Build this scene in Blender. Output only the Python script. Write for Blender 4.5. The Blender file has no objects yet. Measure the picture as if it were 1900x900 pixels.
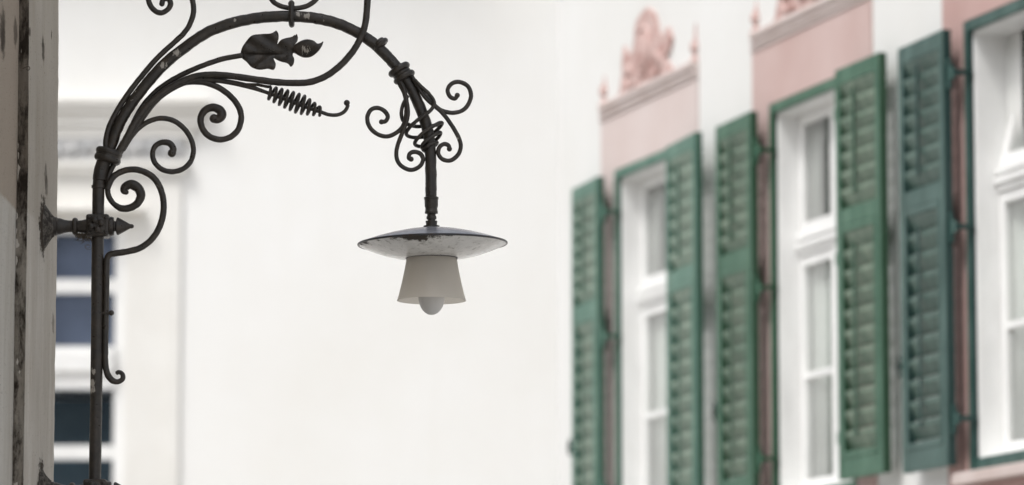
import bpy, bmesh, math, random
from mathutils import Vector, Matrix, Quaternion, noise, geometry
random.seed(7)
R = math.radians
S = bpy.context.scene
COL = S.collection

# ------------------------------------------------------------------ camera
F = 7800.0                                   # focal length in photo pixels (1900 wide)
PITCH = math.atan(1010 / F)
CAM = Vector((0, 0, 1.6))
cam = bpy.data.cameras.new('camera')
cam.sensor_width = 36.0
cam.lens = 36.0 * F / 1900
cam.clip_start = 0.1
cam.clip_end = 3000
cam.dof.use_dof = True
cam.dof.focus_distance = 11.8
cam.dof.aperture_fstop = 3.0
co = bpy.data.objects.new('camera', cam)
COL.objects.link(co)
co.location = CAM
co.rotation_euler = (R(90) + PITCH, 0, 0)
S.camera = co

# ------------------------------------------------------------------ light
SUN_AZ, SUN_EL = R(226), R(57)               # clockwise from north (+Y): behind the camera and to the left
w = bpy.data.worlds.new('World')
S.world = w
w.use_nodes = True
nt = w.node_tree
nt.nodes.clear()
sky = nt.nodes.new('ShaderNodeTexSky')
sky.sky_type = 'NISHITA'
sky.sun_disc = False
sky.sun_elevation = SUN_EL
sky.sun_rotation = SUN_AZ
sky.dust_density = 4.0
sky.air_density = 1.0
sky.ozone_density = 1.0
hs = nt.nodes.new('ShaderNodeHueSaturation')
hs.inputs['Saturation'].default_value = 0.22
bg = nt.nodes.new('ShaderNodeBackground')
bg.inputs['Strength'].default_value = 0.13
ow = nt.nodes.new('ShaderNodeOutputWorld')
nt.links.new(sky.outputs[0], hs.inputs['Color'])
nt.links.new(hs.outputs[0], bg.inputs['Color'])
nt.links.new(bg.outputs[0], ow.inputs['Surface'])
sl = bpy.data.lights.new('sun', 'SUN')
sl.energy = 1.4
sl.angle = R(16)
sl.color = (1.0, 0.99, 0.965)
so = bpy.data.objects.new('sun', sl)
COL.objects.link(so)
to_sun = Vector((math.sin(SUN_AZ) * math.cos(SUN_EL), math.cos(SUN_AZ) * math.cos(SUN_EL), math.sin(SUN_EL)))
so.rotation_euler = to_sun.to_track_quat('Z', 'Y').to_euler()
so.location = (0, -5, 20)
S.view_settings.view_transform = 'Standard'
S.view_settings.look = 'None'
S.view_settings.exposure = 0.40
S.view_settings.gamma = 1.0
S.cycles.max_bounces = 8

# ------------------------------------------------------------------ material helpers
def srgb(r, g, b):
    def c(v):
        v /= 255
        return v / 12.92 if v <= 0.04045 else ((v + 0.055) / 1.055) ** 2.4
    return (c(r), c(g), c(b), 1)

class Mat:
    def __init__(s, name, rough=0.6, metal=0.0, spec=0.5):
        s.m = bpy.data.materials.new(name)
        s.m.use_nodes = True
        s.t = s.m.node_tree
        s.b = s.t.nodes['Principled BSDF']
        s.out = s.t.nodes['Material Output']
        s.b.inputs['Roughness'].default_value = rough
        s.b.inputs['Metallic'].default_value = metal
        s.b.inputs['Specular IOR Level'].default_value = spec
        s.co = s.n('ShaderNodeTexCoord').outputs['Object']
    def n(s, typ, **kw):
        x = s.t.nodes.new(typ)
        for k, v in kw.items():
            setattr(x, k, v)
        return x
    def l(s, a, b):
        s.t.links.new(a, b)
    def mapping(s, scale=(1, 1, 1), loc=(0, 0, 0)):
        x = s.n('ShaderNodeMapping')
        x.inputs['Scale'].default_value = scale
        x.inputs['Location'].default_value = loc
        s.l(s.co, x.inputs['Vector'])
        return x.outputs[0]
    def noise(s, scale, detail=4, rough=0.55, sc=(1, 1, 1), loc=(0, 0, 0)):
        x = s.n('ShaderNodeTexNoise')
        x.inputs['Scale'].default_value = scale
        x.inputs['Detail'].default_value = detail
        x.inputs['Roughness'].default_value = rough
        s.l(s.mapping(sc, loc), x.inputs['Vector'])
        return x.outputs['Fac']
    def ramp(s, fac, a, b):                    # 0..1 step between a and b
        x = s.n('ShaderNodeMapRange')
        x.inputs['From Min'].default_value = a
        x.inputs['From Max'].default_value = b
        s.l(fac, x.inputs['Value'])
        return x.outputs[0]
    def math(s, op, a, b=None):
        x = s.n('ShaderNodeMath', operation=op)
        for i, v in enumerate((a, b)):
            if v is None:
                continue
            if isinstance(v, (int, float)):
                x.inputs[i].default_value = v
            else:
                s.l(v, x.inputs[i])
        return x.outputs[0]
    def mix(s, fac, a, b):
        x = s.n('ShaderNodeMix', data_type='RGBA')
        for i, v in ((0, fac), (6, a), (7, b)):
            if isinstance(v, (int, float)):
                x.inputs[i].default_value = v
            elif isinstance(v, tuple):
                x.inputs[i].default_value = v
            else:
                s.l(v, x.inputs[i])
        return x.outputs[2]
    def sep(s):
        x = s.n('ShaderNodeSeparateXYZ')
        s.l(s.co, x.inputs[0])
        return x.outputs
    def dist(s, p):
        x = s.n('ShaderNodeVectorMath', operation='DISTANCE')
        s.l(s.co, x.inputs[0])
        x.inputs[1].default_value = p
        return x.outputs['Value']
    def bump(s, h, strength=0.3, dist=0.01):
        x = s.n('ShaderNodeBump')
        x.inputs['Strength'].default_value = strength
        x.inputs['Distance'].default_value = dist
        s.l(h, x.inputs['Height'])
        s.l(x.outputs[0], s.b.inputs['Normal'])
    def color(s, c):
        if isinstance(c, tuple):
            s.b.inputs['Base Color'].default_value = c
        else:
            s.l(c, s.b.inputs['Base Color'])
        return s
    def roughness(s, v):
        s.l(v, s.b.inputs['Roughness'])

def plaster(name, base, alt, grain=60, patch=1.2, bump=0.3, dirt=None, dirtc=(0.1, 0.08, 0.06, 1)):
    m = Mat(name, 0.9, spec=0.2)
    c = m.mix(m.ramp(m.noise(patch, 5, 0.6), 0.35, 0.7), base, alt)
    c = m.mix(m.math('MULTIPLY', m.ramp(m.noise(1.0, 5, 0.6, (6, 6, 0.5), (3, 1, 2)), 0.5, 0.75), 0.35), c, alt)
    if dirt:
        c = m.mix(m.math('MULTIPLY', m.ramp(m.noise(dirt, 7, 0.65, (1, 1, 0.35), (7, 2, 5)), 0.6, 0.78), 0.6), c, dirtc)
    m.color(c)
    m.bump(m.noise(grain, 6, 0.7), bump, 0.006)
    return m.m

def paint(name, base, worn, wornc_amt=0.5, rough=0.45, grain=14, edge=None):
    m = Mat(name, rough, spec=0.4)
    a = m.ramp(m.noise(grain, 6, 0.65, (1, 1, 0.3)), 0.42, 0.72)
    c = m.mix(m.math('MULTIPLY', a, wornc_amt), base, worn)
    d = m.ramp(m.noise(3, 4, 0.6, (1, 1, 0.6), (4, 1, 1)), 0.35, 0.75)
    c = m.mix(m.math('MULTIPLY', d, 0.25), c, (base[0] * .45, base[1] * .45, base[2] * .45, 1))
    if edge:                                   # narrow sides of a leaf take a darker tone: shade put into the colour
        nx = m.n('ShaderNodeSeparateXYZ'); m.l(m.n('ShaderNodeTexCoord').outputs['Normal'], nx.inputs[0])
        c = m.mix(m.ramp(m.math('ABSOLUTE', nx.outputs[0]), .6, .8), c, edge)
    m.color(c)
    m.bump(m.noise(55, 5, 0.6, (1, 1, 0.25)), 0.15, 0.004)
    return m.m

# ------------------------------------------------------------------ mesh helpers
class MB:
    def __init__(s):
        s.v, s.f, s.sm = [], [], []
    def add(s, vs, fs, smooth=False):
        o = len(s.v)
        s.v += [tuple(p) for p in vs]
        s.f += [tuple(i + o for i in f) for f in fs]
        s.sm += [smooth] * len(fs)
        return s
    def box(s, x0, x1, y0, y1, z0, z1):
        vs = [(x, y, z) for z in (z0, z1) for y in (y0, y1) for x in (x0, x1)]
        return s.add(vs, [(0, 2, 3, 1), (4, 5, 7, 6), (0, 1, 5, 4), (2, 6, 7, 3), (0, 4, 6, 2), (1, 3, 7, 5)])
    def hull(s, c8):                           # eight corners, box order
        return s.add(c8, [(0, 2, 3, 1), (4, 5, 7, 6), (0, 1, 5, 4), (2, 6, 7, 3), (0, 4, 6, 2), (1, 3, 7, 5)])
    def tube(s, pts, rad, seg=12, flat=1.0, wob=0.0):
        pts = [Vector(p) for p in pts]
        n = len(pts)
        tg = [(pts[min(i + 1, n - 1)] - pts[max(i - 1, 0)]).normalized() for i in range(n)]
        up = Vector((0, -1, 0))
        if abs(tg[0].dot(up)) > 0.95:
            up = Vector((0, 0, 1))
        nrm = (up - tg[0] * up.dot(tg[0])).normalized()
        vs, fs = [], []
        for i in range(n):
            if i:
                nrm = tg[i - 1].rotation_difference(tg[i]) @ nrm
                nrm = (nrm - tg[i] * nrm.dot(tg[i])).normalized()
            bn = tg[i].cross(nrm)
            r = rad[i] if isinstance(rad, (list, tuple)) else rad
            for k in range(seg):
                a = 2 * math.pi * k / seg
                rr = r
                if wob:
                    rr *= 1 + wob * noise.noise(pts[i] * 90 + Vector((math.cos(a), math.sin(a), 0)) * 0.7)
                vs.append(pts[i] + (nrm * (math.cos(a) * flat) + bn * math.sin(a)) * rr)
        for i in range(n - 1):
            for k in range(seg):
                k2 = (k + 1) % seg
                fs.append((i * seg + k, i * seg + k2, (i + 1) * seg + k2, (i + 1) * seg + k))
        vs.append(pts[0] - tg[0] * (rad[0] if isinstance(rad, (list, tuple)) else rad) * 0.5)
        vs.append(pts[-1] + tg[-1] * (rad[-1] if isinstance(rad, (list, tuple)) else rad) * 0.5)
        a, b = n * seg, n * seg + 1
        for k in range(seg):
            k2 = (k + 1) % seg
            fs.append((a, k2, k))
            fs.append((b, (n - 1) * seg + k, (n - 1) * seg + k2))
        return s.add(vs, fs, True)
    def lathe(s, prof, o=(0, 0, 0), axis=(0, 0, 1), seg=48, rough=0.0):   # prof: (radius, height along axis)
        o = Vector(o)
        q = Vector((0, 0, 1)).rotation_difference(Vector(axis).normalized())
        vs, fs = [], []
        n = len(prof)
        for (r, h) in prof:
            for k in range(seg):
                a = 2 * math.pi * k / seg
                p = q @ Vector((r * math.cos(a), r * math.sin(a), h)) + o
                if rough:
                    p += (p - o).normalized() * rough * noise.noise(p * 60) + Vector((0, 0, rough * 0.5 * noise.noise(p * 140)))
                vs.append(p)
        for i in range(n - 1):
            for k in range(seg):
                k2 = (k + 1) % seg
                fs.append((i * seg + k, i * seg + k2, (i + 1) * seg + k2, (i + 1) * seg + k))
        fs.append(tuple(range(seg - 1, -1, -1)))
        fs.append(tuple((n - 1) * seg + k for k in range(seg)))
        return s.add(vs, fs, True)
    def ring(s, c, axis, rad, r, seg=32, sg=10, sx=1.0):
        c, ax = Vector(c), Vector(axis).normalized()
        q = Vector((0, 0, 1)).rotation_difference(ax)
        vs, fs = [], []
        for i in range(seg):
            a = 2 * math.pi * i / seg
            for k in range(sg):
                b = 2 * math.pi * k / sg
                rr = rad + r * math.cos(b)
                vs.append(c + q @ Vector((rr * math.cos(a), rr * math.sin(a), r * sx * math.sin(b))))
        for i in range(seg):
            for k in range(sg):
                i2, k2 = (i + 1) % seg, (k + 1) % sg
                fs.append((i * sg + k, i2 * sg + k, i2 * sg + k2, i * sg + k2))
        return s.add(vs, fs, True)
    def ball(s, c, r, sc=(1, 1, 1)):
        prof = [(max(r * math.sin(math.pi * i / 10), 1e-5), -r * math.cos(math.pi * i / 10)) for i in range(11)]
        return s.lathe(prof, c, seg=14)
    def prism(s, poly, y0, y1):                # outline in x,z extruded along y
        n = len(poly)
        r = geometry.delaunay_2d_cdt([Vector(p) for p in poly], [(i, (i + 1) % n) for i in range(n)], [], 1, 1e-6)
        vs2, fs2 = r[0], r[2]
        m = len(vs2)
        vs = [(p.x, y0, p.y) for p in vs2] + [(p.x, y1, p.y) for p in vs2]
        fs = [tuple(f) for f in fs2] + [tuple(i + m for i in reversed(f)) for f in fs2]
        fs += [(e, (e + 1) % n, (e + 1) % n + m, e + m) for e in range(n)]
        return s.add(vs, fs)
    def build(s, name, mat, parent=None, bevel=0.0, loc=None, rotz=None, sharp=35):
        me = bpy.data.meshes.new(name)
        me.from_pydata(s.v, [], s.f)
        me.polygons.foreach_set('use_smooth', s.sm)
        bm = bmesh.new()
        bm.from_mesh(me)
        bmesh.ops.recalc_face_normals(bm, faces=bm.faces)
        for e in bm.edges:
            if len(e.link_faces) == 2 and e.calc_face_angle(0) > R(sharp):
                e.smooth = False
        bm.to_mesh(me)
        bm.free()
        me.materials.append(mat)
        o = bpy.data.objects.new(name, me)
        COL.objects.link(o)
        if parent:
            o.parent = parent
        if loc:
            o.location = loc
        if rotz is not None:
            o.rotation_euler.z = rotz
        if bevel:
            b = o.modifiers.new('bevel', 'BEVEL')
            b.width = bevel
            b.segments = 2
            b.limit_method = 'ANGLE'
        return o

def tag(o, label=None, cat=None, group=None, kind=None):
    for k, v in (('label', label), ('category', cat), ('group', group), ('kind', kind)):
        if v:
            o[k] = v
    return o

def empty(name, loc, rz=0):
    o = bpy.data.objects.new(name, None)
    COL.objects.link(o)
    o.location = loc
    o.rotation_euler.z = rz
    o.empty_display_size = 0.2
    return o

def spline(p, per=8):                          # Catmull-Rom through 2..4-tuples
    out = []
    n = len(p)
    for i in range(n - 1):
        a, b, c, d = p[max(i - 1, 0)], p[i], p[i + 1], p[min(i + 2, n - 1)]
        for k in range(per):
            t = k / per
            out.append(tuple(0.5 * (2 * B + (C - A) * t + (2 * A - 5 * B + 4 * C - D) * t * t + (3 * B - A - 3 * C + D) * t ** 3)
                             for A, B, C, D in zip(a, b, c, d)))
    out.append(tuple(p[-1]))
    return out

# ------------------------------------------------------------------ sight lines of the photograph
cp, sp = math.cos(PITCH), math.sin(PITCH)
def ray(x, y):
    a, b = (x - 950) / F, (450 - y) / F
    return Vector((a, cp - b * sp, sp + b * cp))
def hit(x, y, P, n):
    r = ray(x, y)
    return CAM + r * ((Vector(P) - CAM).dot(n) / r.dot(n))

# ================================================================== ground
ma = Mat('pale_paving', 0.85)
ma.color(ma.mix(ma.noise(3, 6, 0.6), (0.36, 0.35, 0.33, 1), (0.46, 0.44, 0.42, 1)))
ma.bump(ma.noise(40, 6), 0.3, 0.01)
tag(MB().add([(-800, -800, 0), (800, -800, 0), (800, 1500, 0), (-800, 1500, 0)], [(0, 1, 2, 3)]).build('street', ma.m), kind='structure')

# ================================================================== far cream house (faces the camera)
FY = 32.0
cream = plaster('cream_plaster', (0.88, 0.88, 0.87, 1), (0.83, 0.82, 0.79, 1), 30, 0.45, 0.35)
trim = plaster('cream_trim', (0.84, 0.83, 0.80, 1), (0.75, 0.73, 0.69, 1), 40, 1.0, 0.2)
far = empty('cream_house', (0, FY, 0))
tag(far, 'cream plastered house facing the camera at the street end, with a hooded white window', 'house')
def farx(x, y=500):
    return hit(x, y, (0, FY, 0), Vector((0, 1, 0))).x
def farz(y, x=200):
    return hit(x, y, (0, FY, 0), Vector((0, 1, 0))).z
wx1 = farx(213, 530)                           # right edge of the glass
wx0 = wx1 - 1.25
fz_top, fz_bot = farz(432), farz(1010)
hx0, hx1, hz0, hz1 = wx0 - 0.08, wx1 + 0.08, fz_bot - 0.08, fz_top + 0.06
b = MB()
b.box(-11, hx0, 0, 8, 0, 10.5).box(hx1, 12, 0, 8, 0, 10.5).box(hx0, hx1, 0, 8, 0, hz0).box(hx0, hx1, 0, 8, hz1, 10.5)
b.box(hx0, hx1, 1.5, 8, hz0, hz1)
b.build('wall', cream, far)
MB().add([(-11.2, -0.1, 10.5), (12.2, -0.1, 10.5), (12.2, 8, 10.5), (-11.2, 8, 10.5), (-11.2, 4, 13), (12.2, 4, 13)],
         [(0, 1, 5, 4), (2, 3, 4, 5), (0, 4, 3), (1, 2, 5), (0, 3, 2, 1)]).build('roof', plaster('roof_tile', (0.2, 0.08, 0.05, 1), (0.12, 0.06, 0.04, 1)), far)
MB().box(-11.0, farx(715, 40), -.66, -.002, 9.0, 9.22).box(-11.0, farx(715, 40) + .1, -.74, -.002, 9.223, 9.34).build('shading_ledge', trim, far, 0.01)  # unseen ledge, added and cut short to shade the top of the wall
whitewood = paint('white_window_paint', (0.88, 0.88, 0.87, 1), (0.78, 0.77, 0.75, 1), 0.35, 0.4)
fs = MB()
sx = farx(330, 600)
fs.box(hx1 + .002, sx, -0.02, 0.02, fz_bot - .3, hz1 + .35).box(hx0 - (sx - hx1), hx0 - .002, -0.02, 0.02, fz_bot - .3, hz1 + .35)
fs.box(sx - .10, sx + .02, -0.026, -0.0205, fz_bot - .3, hz1 + .3)
fs.box(hx0, hx1, -0.018, 0.02, hz1 + .002, hz1 + .345)
fso = fs.build('window_surround', trim, far, 0.006)
hood = MB()
def band(y0, y1, xr, d):
    z1, z0 = farz(y0), farz(y1)
    hood.box(hx0 - (farx(xr) - hx1), farx(xr), -d, 0.02, z0, z1)
band(188, 198, 388, .17); band(198.5, 212, 382, .14); band(212.5, 236, 372, .09); band(236.5, 246, 362, .07)
band(246.5, 258, 352, .06); band(300, 312, 350, .09); band(312.5, 322, 343, .075); band(388, 396, 268, .16)
hood.build('cornice', trim, fso, 0.006)
friezem = plaster('grey_frieze', (0.42, 0.43, 0.44, 1), (0.62, 0.61, 0.6, 1), 20, 6, 0.6)
fr = MB()
fz1, fz0 = farz(258.5), farz(299.5)
fx1 = farx(338); fx0 = hx0 - (fx1 - hx1)
fr.box(fx0, fx1, -.05, 0.02, fz0, fz1)
k = 0
x = fx0 + .06
while x < fx1 - .05:                            # carved rosettes and leaves
    fr.ball((x, -.055, (fz0 + fz1) / 2 + .018 * math.sin(k * 1.7)), .045)
    fr.box(x + .05, x + .075, -.066, -.045, fz0 + .02, fz1 - .02)
    x += .125; k += 1
fr.build('frieze', friezem, fso)
# window: casement bars with panes
win = MB()
def fbar(y0, y1, d=.05):
    win.box(wx0, wx1, .03, .03 + d, farz(y1), farz(y0))
for a in ((517, 543),):
    fbar(*a)
win.box(wx0, wx1, -.01, .09, farz(722), farz(643))
win.box(wx0, wx1, -.05, .03 - .002 - .04 + .0, farz(690), farz(655))
fbar(826, 852)
win.box(wx1, hx1, .02, .10, hz0, hz1).box(hx0, wx0, .02, .10, hz0, hz1).box(wx0, wx1, .02, .1, fz_top, hz1).box(wx0, wx1, .02, .1, hz0, fz_bot)
wm = (wx0 + wx1) / 2
win.box(wm - .05, wm + .05, .024, .094, fz_bot, farz(722) - .003).box(wm - .05, wm + .05, .024, .094, farz(643) + .003, fz_top)
wo = win.build('window', whitewood, far, 0.004)
def glassmat(name, tint, refl=0.05):
    m = Mat(name)
    g = m.n('ShaderNodeBsdfGlossy'); g.inputs['Roughness'].default_value = 0.03
    t = m.n('ShaderNodeBsdfTransparent'); t.inputs['Color'].default_value = tint
    f = m.n('ShaderNodeLayerWeight'); f.inputs['Blend'].default_value = 0.5
    f5 = m.math('MULTIPLY', m.math('POWER', f.outputs['Facing'], 4.0), 0.9)
    mx = m.n('ShaderNodeMixShader')
    m.l(m.math('ADD', f5, refl), mx.inputs[0])
    m.l(t.outputs[0], mx.inputs[1]); m.l(g.outputs[0], mx.inputs[2])
    m.l(mx.outputs[0], m.out.inputs['Surface'])
    return m.m
glass = glassmat('window_glass', (0.97, 0.985, 0.975, 1), 0.20)
glassf = glassmat('dim_window_glass', (0.9, 0.93, 0.95, 1), 0.0)
MB().box(wx0, wx1, .058, .062, fz_bot, fz_top).build('pane', glassf, wo)
bl = plaster('sky_blue_backing', (0.24, 0.26, 0.34, 1), (0.19, 0.205, 0.265, 1), 20, 3, 0.1)  # sky reflected in the upper panes, put into a blue backing colour
dk = plaster('dark_room', (0.15, 0.19, 0.22, 1), (0.11, 0.14, 0.16, 1), 20, 3, 0.1)
MB().box(wx0, wx1, .20, .22, farz(722), fz_top).build('pane_backing', bl, wo)
MB().box(wx0 - .05, wx1 + .05, .9, .92, hz0, farz(722)).build('curtain', dk, wo)  # dark sheet for the dim room, its shade put into the colour

# ================================================================== town house with green shutters (runs away to the right)
T = Vector((0.3029244, -0.95301459, 0)); N = Vector((-0.95301459, -0.3029244, 0))
P2 = Vector((1.37482283, 21.98209107, 0))
hr = math.atan2(T.y, T.x)
town = empty('town_house', P2, hr)             # local x runs along the wall towards the camera, local -y is out of the wall
tag(town, 'white town house on the right with green louvred shutters and pink painted window surrounds', 'house')
white = plaster('white_facade', (0.735, 0.735, 0.725, 1), (0.69, 0.685, 0.665, 1), 35, 0.7, 0.25)
pinks = [plaster('pale_pink_paint', srgb(208, 196, 193), srgb(201, 186, 182), 35, 1.6, 0.25, 2.5, srgb(184, 158, 152)),
         plaster('pink_paint', srgb(199, 178, 174), srgb(188, 163, 158), 35, 1.6, 0.25, 2.5, srgb(166, 132, 126)),
         plaster('deep_pink_paint', srgb(190, 162, 157), srgb(178, 146, 140), 35, 1.6, 0.25, 2.5, srgb(150, 106, 98))]
pinkd = plaster('pink_ornament', srgb(172, 134, 127), srgb(208, 188, 183), 30, 11, 0.5)
WS = [-2.51, 0.0, 2.545]                        # left edge of each opening
WW = 1.165
Z0, Z1 = 3.06, 5.18
wl = MB()
s0, s1 = -3.62, 7.0
xs = [s0]
for q in WS:
    xs += [q, q + WW]
xs.append(s1)
TH = 0.32
for i in range(0, len(xs), 2):
    wl.box(xs[i], xs[i + 1], 0, TH, 0, 8.5)
for q in WS:
    wl.box(q, q + WW, 0, TH, 0, Z0).box(q, q + WW, 0, TH, Z1, 8.5)
wl.box(s0, s0 + .3, TH, 7, 0, 8.5).box(s1 - .3, s1, TH, 7, 0, 8.5).box(s0 + .3, s1 - .3, 6.7, 7, 0, 8.5)
wl.build('wall', white, town)
MB().add([(s0, -.05, 8.5), (s1, -.05, 8.5), (s1, 7, 8.5), (s0, 7, 8.5), (s0, 3.5, 10.6), (s1, 3.5, 10.6)],
         [(0, 1, 5, 4), (2, 3, 4, 5), (0, 4, 3), (1, 2, 5), (0, 3, 2, 1)]).build('roof', bpy.data.materials['roof_tile'], town)
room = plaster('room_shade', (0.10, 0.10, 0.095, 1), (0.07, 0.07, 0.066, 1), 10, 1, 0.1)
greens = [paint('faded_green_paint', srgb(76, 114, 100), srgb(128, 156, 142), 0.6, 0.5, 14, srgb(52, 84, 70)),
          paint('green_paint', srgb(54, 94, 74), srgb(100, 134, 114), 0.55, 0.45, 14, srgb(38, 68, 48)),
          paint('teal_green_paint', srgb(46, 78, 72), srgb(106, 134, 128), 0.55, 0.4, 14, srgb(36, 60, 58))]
slatm = [paint('faded_slat_paint', srgb(122, 144, 130), srgb(172, 182, 166), 0.75, 0.55),
         paint('green_slat_paint', srgb(98, 120, 104), srgb(150, 162, 144), 0.7, 0.5),
         paint('teal_slat_paint', srgb(66, 92, 84), srgb(118, 140, 130), 0.6, 0.45)]
iron_h = Mat('hinge_iron', 0.6); iron_h.color((0.03, 0.045, 0.04, 1)); iron_h = iron_h.m
curtm = Mat('curtain_cloth', 0.9, spec=0.1); curtm.color((0.86, 0.865, 0.845, 1)); curtm = curtm.m
sillm = plaster('pale_sill', (0.64, 0.56, 0.54, 1), (0.54, 0.45, 0.42, 1), 35, 3, 0.3)

def crest_outline():
    pts = [(1150, 187), (1156, 170), (1160, 140), (1160, 112), (1163, 86), (1168, 104), (1176, 100), (1183, 88), (1183, 62), (1187, 40), (1197, 24),
           (1206, 14), (1216, 22), (1222, 38), (1226, 62), (1236, 66), (1244, 50), (1251, 70), (1247, 92), (1240, 104), (1244, 118),
           (1254, 138), (1258, 142)]
    out = []
    for x, y in pts:
        h = hit(x, y, P2, N)
        out.append(((h - P2).dot(T), h.z))
    return out
crest = crest_outline()

def make_shutter(name, w, left, mi, lab):
    """origin on the hinge axis; leaf extends to -x (left leaf) or +x (right leaf); y: -.02 front .. +.02"""
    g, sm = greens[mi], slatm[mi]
    zt, zb, zm0, zm1 = 5.145, 3.085, 4.345, 4.43
    a, c = (-w, 0) if left else (0, w)
    st = .058
    m = MB()
    m.box(a, a + st, -.023, .021, zb, zt).box(c - st, c, -.023, .021, zb, zt)
    for z0, z1 in ((zt - .085, zt), (zm0, zm1), (zb, zb + .10)):
        m.box(a + st, c - st, -.022, .019, z0, z1)
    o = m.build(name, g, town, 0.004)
    o['label'] = lab
    sl_ = MB()
    x0, x1 = a + st - .004, c - st + .004
    def slats(z0, z1, n, xa, xb):
        for i in range(n):
            z = z0 + (z1 - z0) * (i + .5) / n
            dz, dy, t = .0335, .016, .0105          # front edge high, sloping down towards the wall
            sl_.hull([(xa, -dy, z + dz), (xb, -dy, z + dz), (xa, dy, z - dz), (xb, dy, z - dz),
                      (xa, -dy, z + dz + 2 * t), (xb, -dy, z + dz + 2 * t), (xa, dy, z - dz + 2 * t), (xb, dy, z - dz + 2 * t)])
    slats(zm1, zt - .085, 7, x0, x1)
    slats(zb + .13, zm0 - .03, 11, x0 + .026, x1 - .026)
    sl_.build('slats', sm, o)
    fl = MB()                                   # tilting flap frame of the lower half
    fl.box(x0 + .005, x0 + .032, -.026, .018, zb + .101, zm0 - .001).box(x1 - .032, x1 - .005, -.026, .018, zb + .101, zm0 - .001)
    fl.box(x0 + .032, x1 - .032, -.025, .017, zb + .101, zb + .135).box(x0 + .032, x1 - .032, -.025, .017, zm0 - .035, zm0 - .001)
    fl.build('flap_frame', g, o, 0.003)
    rod = MB()
    xr = (a + c) / 2 - .03
    rod.box(xr - .008, xr + .008, -.034, -.022, zm1 + .06, zt - .12).box(xr - .008, xr + .008, -.036, -.0265, zb + .2, zm0 - .1)
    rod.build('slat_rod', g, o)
    for z in (4.93, 4.20, 3.30):
        hg = MB()
        s = 1 if left else -1
        xx = sorted((0 * s, s * .07))
        hg.box(xx[0], xx[1], .0, .012, z - .03, z + .03)
        hg.lathe([(.014, -.07), (.014, .07)], (s * .012, 0.006, z), seg=12)
        xx = sorted((s * .05, s * .075))
        hg.box(xx[0], xx[1], .0125, .10, z - .012, z + .012)
        hg.build('hinge', g, o)
    if not left:
        return o
    ct = MB()
    xo = a if left else c
    s = -1 if left else 1
    zc = 3.60
    ct.tube([(xo + s * .012, .12, zc), (xo + s * .014, .0, zc), (xo + s * .012, -.035, zc + .004)], .011, 8)
    ct.tube([(xo + s * .012, -.03, zc - .05), (xo + s * .016, -.034, zc), (xo + s * .012, -.03, zc + .05)], [.008, .013, .007], 8)
    ct.build('shutter_catch', iron_h, o)
    return o

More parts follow.
